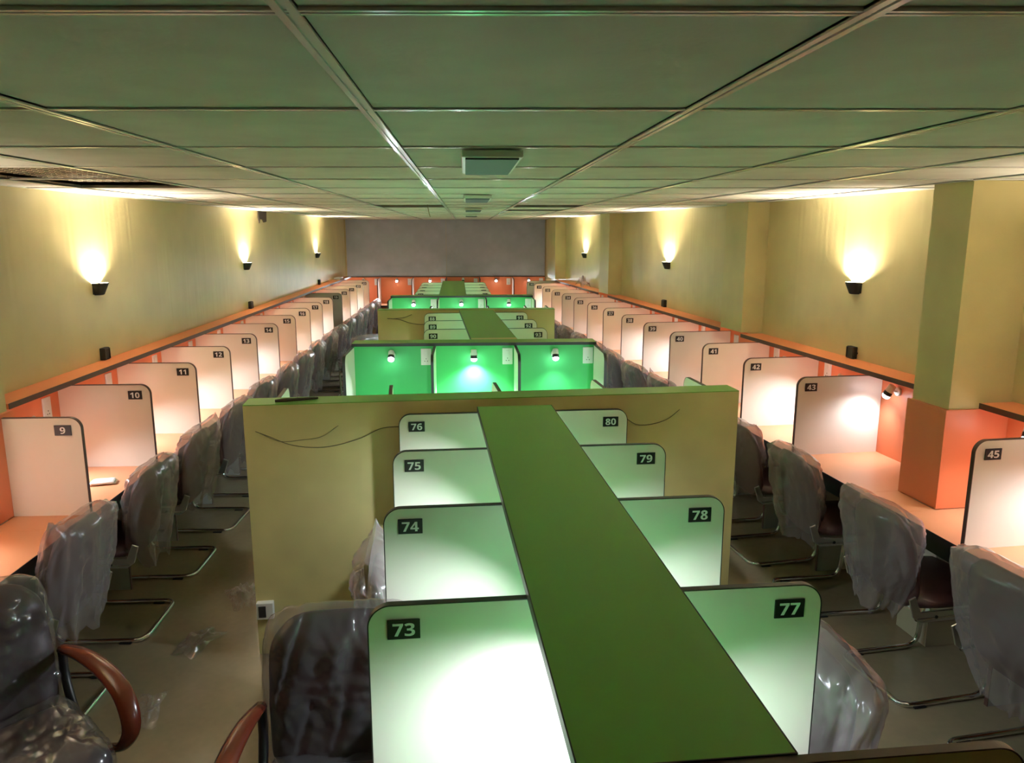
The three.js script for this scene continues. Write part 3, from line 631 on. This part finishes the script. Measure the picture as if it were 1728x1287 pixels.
// executive armchairs with looped wooden arms
const execGeo = (() => {
  const seat = bend(pillow(0.47, 0.46, 0.13, 16, 16, 0.12).rotateX(-Math.PI / 2), (x, y, z) => [x, y + 0.46 + 0.25 * x * x * (y > 0 ? 1 : 0.3), z - 0.02]);
  const back = bend(pillow(0.45, 0.51, 0.11, 18, 22, 0.16), (x, y, z) => { const yy = y + 0.665, lean = 0.26 + 0.085 * Math.pow((yy - 0.45) / 0.6, 1.2 * (yy > 0.45 ? 1 : 0) || 1); const rib = 0.008 * Math.cos((yy - 0.5) * 38); return [x * (1 - 0.1 * Math.max(0, yy - 0.9) / 0.15), yy, z + (z < 0 ? -rib : 0) + lean - 0.28 * x * x]; });
  const arm = s => {
    const c = new THREE.CatmullRomCurve3([V(s * 0.250, 0.655, 0.26), V(s * 0.268, 0.675, 0.14), V(s * 0.285, 0.672, -0.02), V(s * 0.290, 0.635, -0.15), V(s * 0.282, 0.56, -0.205), V(s * 0.265, 0.49, -0.17), V(s * 0.248, 0.455, -0.10)]);
    return polyTube(c.getPoints(28), t => 0.020 + 0.012 * Math.sin(Math.PI * Math.min(1, t * 1.15)), 12, 0.72);
  };
  const post = s => { const c = new THREE.CatmullRomCurve3([V(s * 0.247, 0.66, 0.255), V(s * 0.243, 0.56, 0.235), V(s * 0.238, 0.47, 0.16), V(s * 0.236, 0.445, 0.02), V(s * 0.247, 0.455, -0.11)]); return polyTube(c.getPoints(18), () => 0.015, 8); };
  return { seat, back, arm, post };
})();
function execFilm(k) {
  seed = 500 + k * 31; const ph = rr(0, 40), g = pillow(0.48, 0.545, 0.165, 54, 60, 0.10);
  return bend(g, (x, y, z) => { const yy = y + 0.668, lean = 0.26 + 0.085 * Math.pow(Math.max(0.0001, (yy - 0.45) / 0.6), 1.2); const rg = (p, q) => 1 - Math.abs(2 * noise(p, q) - 1), w = 0.020 * (noise(x * 16 + ph, yy * 7 + z * 4) - 0.5) + 0.020 * (rg(x * 20 + yy * 6 + ph, yy * 5) - 0.4) + 0.010 * (rg(x * 36 - yy * 22 + ph, yy * 26) - 0.4); return [x + w * 0.5, yy, z + w + lean - 0.28 * x * x]; });
}
function execChair(x, z, turn, label, k) {
  const g = thing('armchair', label, 'armchair', [x, 0, z], turn);
  part('frame', tubeAlong(roundedPath([V(-0.24, 0.40, 0.20), V(-0.24, 0.40, -0.24), V(-0.24, 0.0125, -0.21), V(-0.24, 0.0125, 0.24), V(0.24, 0.0125, 0.24), V(0.24, 0.0125, -0.21), V(0.24, 0.40, -0.24), V(0.24, 0.40, 0.20)], 0.07), 0.0125, 10), M.chrome, g);
  part('seat', execGeo.seat, M.leatherDark, g); part('backrest', execGeo.back, M.leatherDark, g);
  for (const s of [-1, 1]) { const a = part('arm', execGeo.arm(s), M.wood, g); a.userData.label = 'reddish brown polished wooden arm'; part('arm_post', execGeo.post(s), M.black, a); }
  const m = part('plastic_cover', execFilm(k), M.filmClear, g); m.userData.label = 'clear shiny plastic film over the backrest';
  const s = part('seat_cover', bend(pillow(0.485, 0.475, 0.175, 30, 30, 0.10).rotateX(-Math.PI / 2), (px, py, pz) => { const w = 0.016 * (noise(px * 18 + k * 9, pz * 14) - 0.5) + 0.014 * (0.6 - Math.abs(2 * noise(px * 26 + pz * 12 + k, pz * 20) - 1)); return [px, py + 0.464 + w + 0.25 * px * px * (py > 0 ? 1 : 0.3), pz - 0.02]; }), M.filmClear, g);
}
execChair(-0.365, -1.85, Math.PI + 0.06, 'maroon armchair in clear film facing the viewer beside divider seventy-three', 1);
execChair(-1.385, -2.10, Math.PI + 0.78, 'dark maroon armchair with wooden arms at the bottom left corner', 2);

// ---------------------------------------------------------------- small things
{
  const p = LF.at(0.36, DESK, -3.95);
  const g = thing('tissue_pack', 'small white tissue pack on the desk before divider ten', 'tissue pack', p, 0.25);
  part('wrapper', bend(pillow(0.115, 0.075, 0.022, 14, 10, 0.03).rotateX(-Math.PI / 2), (x, y, z) => [x, y + 0.011 + 0.003 * noise(x * 60, z * 60), z]), M.paper, g);
  part('seal', box(-0.064, -0.052, 0.006, 0.009, -0.034, 0.034), M.paper, g); part('seal', box(0.052, 0.064, 0.006, 0.009, -0.034, 0.034), M.paper, g);
}
const cable = (frame, pts, r, label, name = 'cable') => solo(name, polyTube(new THREE.CatmullRomCurve3(pts.map(q => V(...q))).getPoints(40), () => r, 6), M.wire, label, 'cable', frame.at(0, 0, 0), frame.a);
cable(P1, [[-1.16, 1.135, 0.001], [-1.10, 1.11, 0.004], [-1.0, 1.065, 0.004], [-0.85, 1.048, 0.004], [-0.68, 1.085, 0.004], [-0.58, 1.13, 0.004], [-0.5, 1.135, 0.003], [-0.44, 1.13, 0.002]], 0.0017, 'thin drooping cable on the left face of the wide khaki partition');
cable(P1, [[-1.14, 1.125, 0.001], [-1.05, 1.085, 0.007], [-0.95, 1.088, 0.006], [-0.86, 1.10, 0.004], [-0.78, 1.15, 0.001]], 0.0013, 'shorter thin cable end curling above the drooping cable on the khaki partition');
cable(P1, [[0.62, 1.14, 0.001], [0.68, 1.105, 0.004], [0.76, 1.105, 0.004], [0.84, 1.13, 0.004], [0.90, 1.175, 0.001]], 0.0018, 'thin drooping cable on the right face of the wide khaki partition');
cable(P2, [[-0.84, 1.15, 0.001], [-0.72, 1.14, 0.005], [-0.60, 1.10, 0.005], [-0.50, 1.085, 0.004], [-0.40, 1.088, 0.002]], 0.0035, 'thin drooping cable on the far khaki partition');
cable(P2, [[-0.78, 1.146, 0.006], [-0.66, 1.16, 0.004], [-0.58, 1.19, 0.001]], 0.003, 'short upper cable end on the far khaki partition');
solo('wire_scrap', polyTube(new THREE.CatmullRomCurve3([V(-0.09, 0.007, 0.01), V(-0.05, 0.006, -0.02), V(0.0, 0.010, 0.0), V(0.06, 0.007, -0.025), V(0.10, 0.006, -0.03), V(0.05, 0.008, 0.0), V(-0.03, 0.007, 0.02), V(-0.09, 0.006, 0.016)]).getPoints(50), () => 0.005, 6), M.brown, 'dark wire scrap lying on the left end of the khaki partition', 'wire', P1.at(-0.98, 1.262, -0.06), P1.a);
{ // white wall socket near the foot of the partition
  const g = thing('floor_socket', 'white socket box low on the left end of the wide khaki partition', 'socket', P1.at(-1.165, 0.20, 0), P1.a);
  part('box', rbox(-0.04, 0.04, 0, 0.085, 0, 0.035, 0.004), M.white, g); part('opening', rbox(-0.03, 0.005, 0.012, 0.07, 0.034, 0.037, 0.001, 1), M.socketHole, g);
}
// crumpled film on shelf and floor
function crumple(w, d, h, k, mat, label, p, turn) {
  seed = 300 + k * 17; const n = 22, pos = [], idx = [], ph = rr(0, 60);
  for (let j = 0; j <= n; j++) for (let i = 0; i <= n; i++) {
    const u = i / n - 0.5, v = j / n - 0.5, e = Math.max(0, 1 - Math.pow(Math.hypot(u, v) / 0.62, 2));
    const wob = 1 + 0.5 * (noise(Math.atan2(v, u) * 2 + ph, 1) - 0.5);
    pos.push(u * w * wob, 0.003 + h * e * (0.25 + 1.1 * Math.abs(noise(u * 9 + ph, v * 7 + ph) - 0.35)), v * d * wob);
  }
  for (let j = 0; j < n; j++) for (let i = 0; i < n; i++) { const a = j * (n + 1) + i; idx.push(a, a + n + 1, a + 1, a + 1, a + n + 1, a + n + 2); }
  const g = new THREE.BufferGeometry(); g.setAttribute('position', new THREE.Float32BufferAttribute(pos, 3)); g.setIndex(idx); g.computeVertexNormals();
  solo('plastic_scrap', g, mat, label, 'plastic film', p, turn);
}
crumple(0.16, 0.5, 0.22, 1, M.film, 'crumpled white plastic on the far right wall shelf', RF.at(-0.09, 1.266, -11.2), RF.a);
crumple(0.20, 0.34, 0.10, 2, M.filmClear, 'crumpled plastic scrap on the floor against the khaki partition', [-1.27, 0, -4.1], 0.4);
crumple(0.16, 0.30, 0.08, 3, M.filmClear, 'crumpled plastic scrap on the floor in the middle of the left aisle', [-1.38, 0, -3.62], -0.3);
crumple(0.16, 0.30, 0.07, 4, M.filmClear, 'plastic scrap on the floor beside the bright patch', [-1.42, 0, -3.05], 0.2);
solo('paper_sheet', box(-0.05, 0.05, 0, 0.03, -0.16, 0.16), M.paper, 'white packet at the far end of the left shelf', 'packet', LF.at(0.07, 1.266, -13.1), LF.a);
{ // dark broken opening under the ceiling of the left wall
  const s = new THREE.Shape([[-0.16, 0], [-0.17, -0.07], [-0.13, -0.13], [-0.11, -0.085], [0.0, -0.09], [0.05, -0.12], [0.15, -0.11], [0.16, -0.05], [0.17, 0]].map(p => new THREE.Vector2(...p)));
  const g = new THREE.ExtrudeGeometry(s, { depth: 0.012, bevelEnabled: false });
  solo('wall_patch', strip(g), M.brown, 'dark ragged hole filler high on the left wall by the ceiling', 'wall patch', LF.at(0.0005, CE - 0.004, -8.75), LF.a + Math.PI / 2);
}

renderer.render(scene, camera);
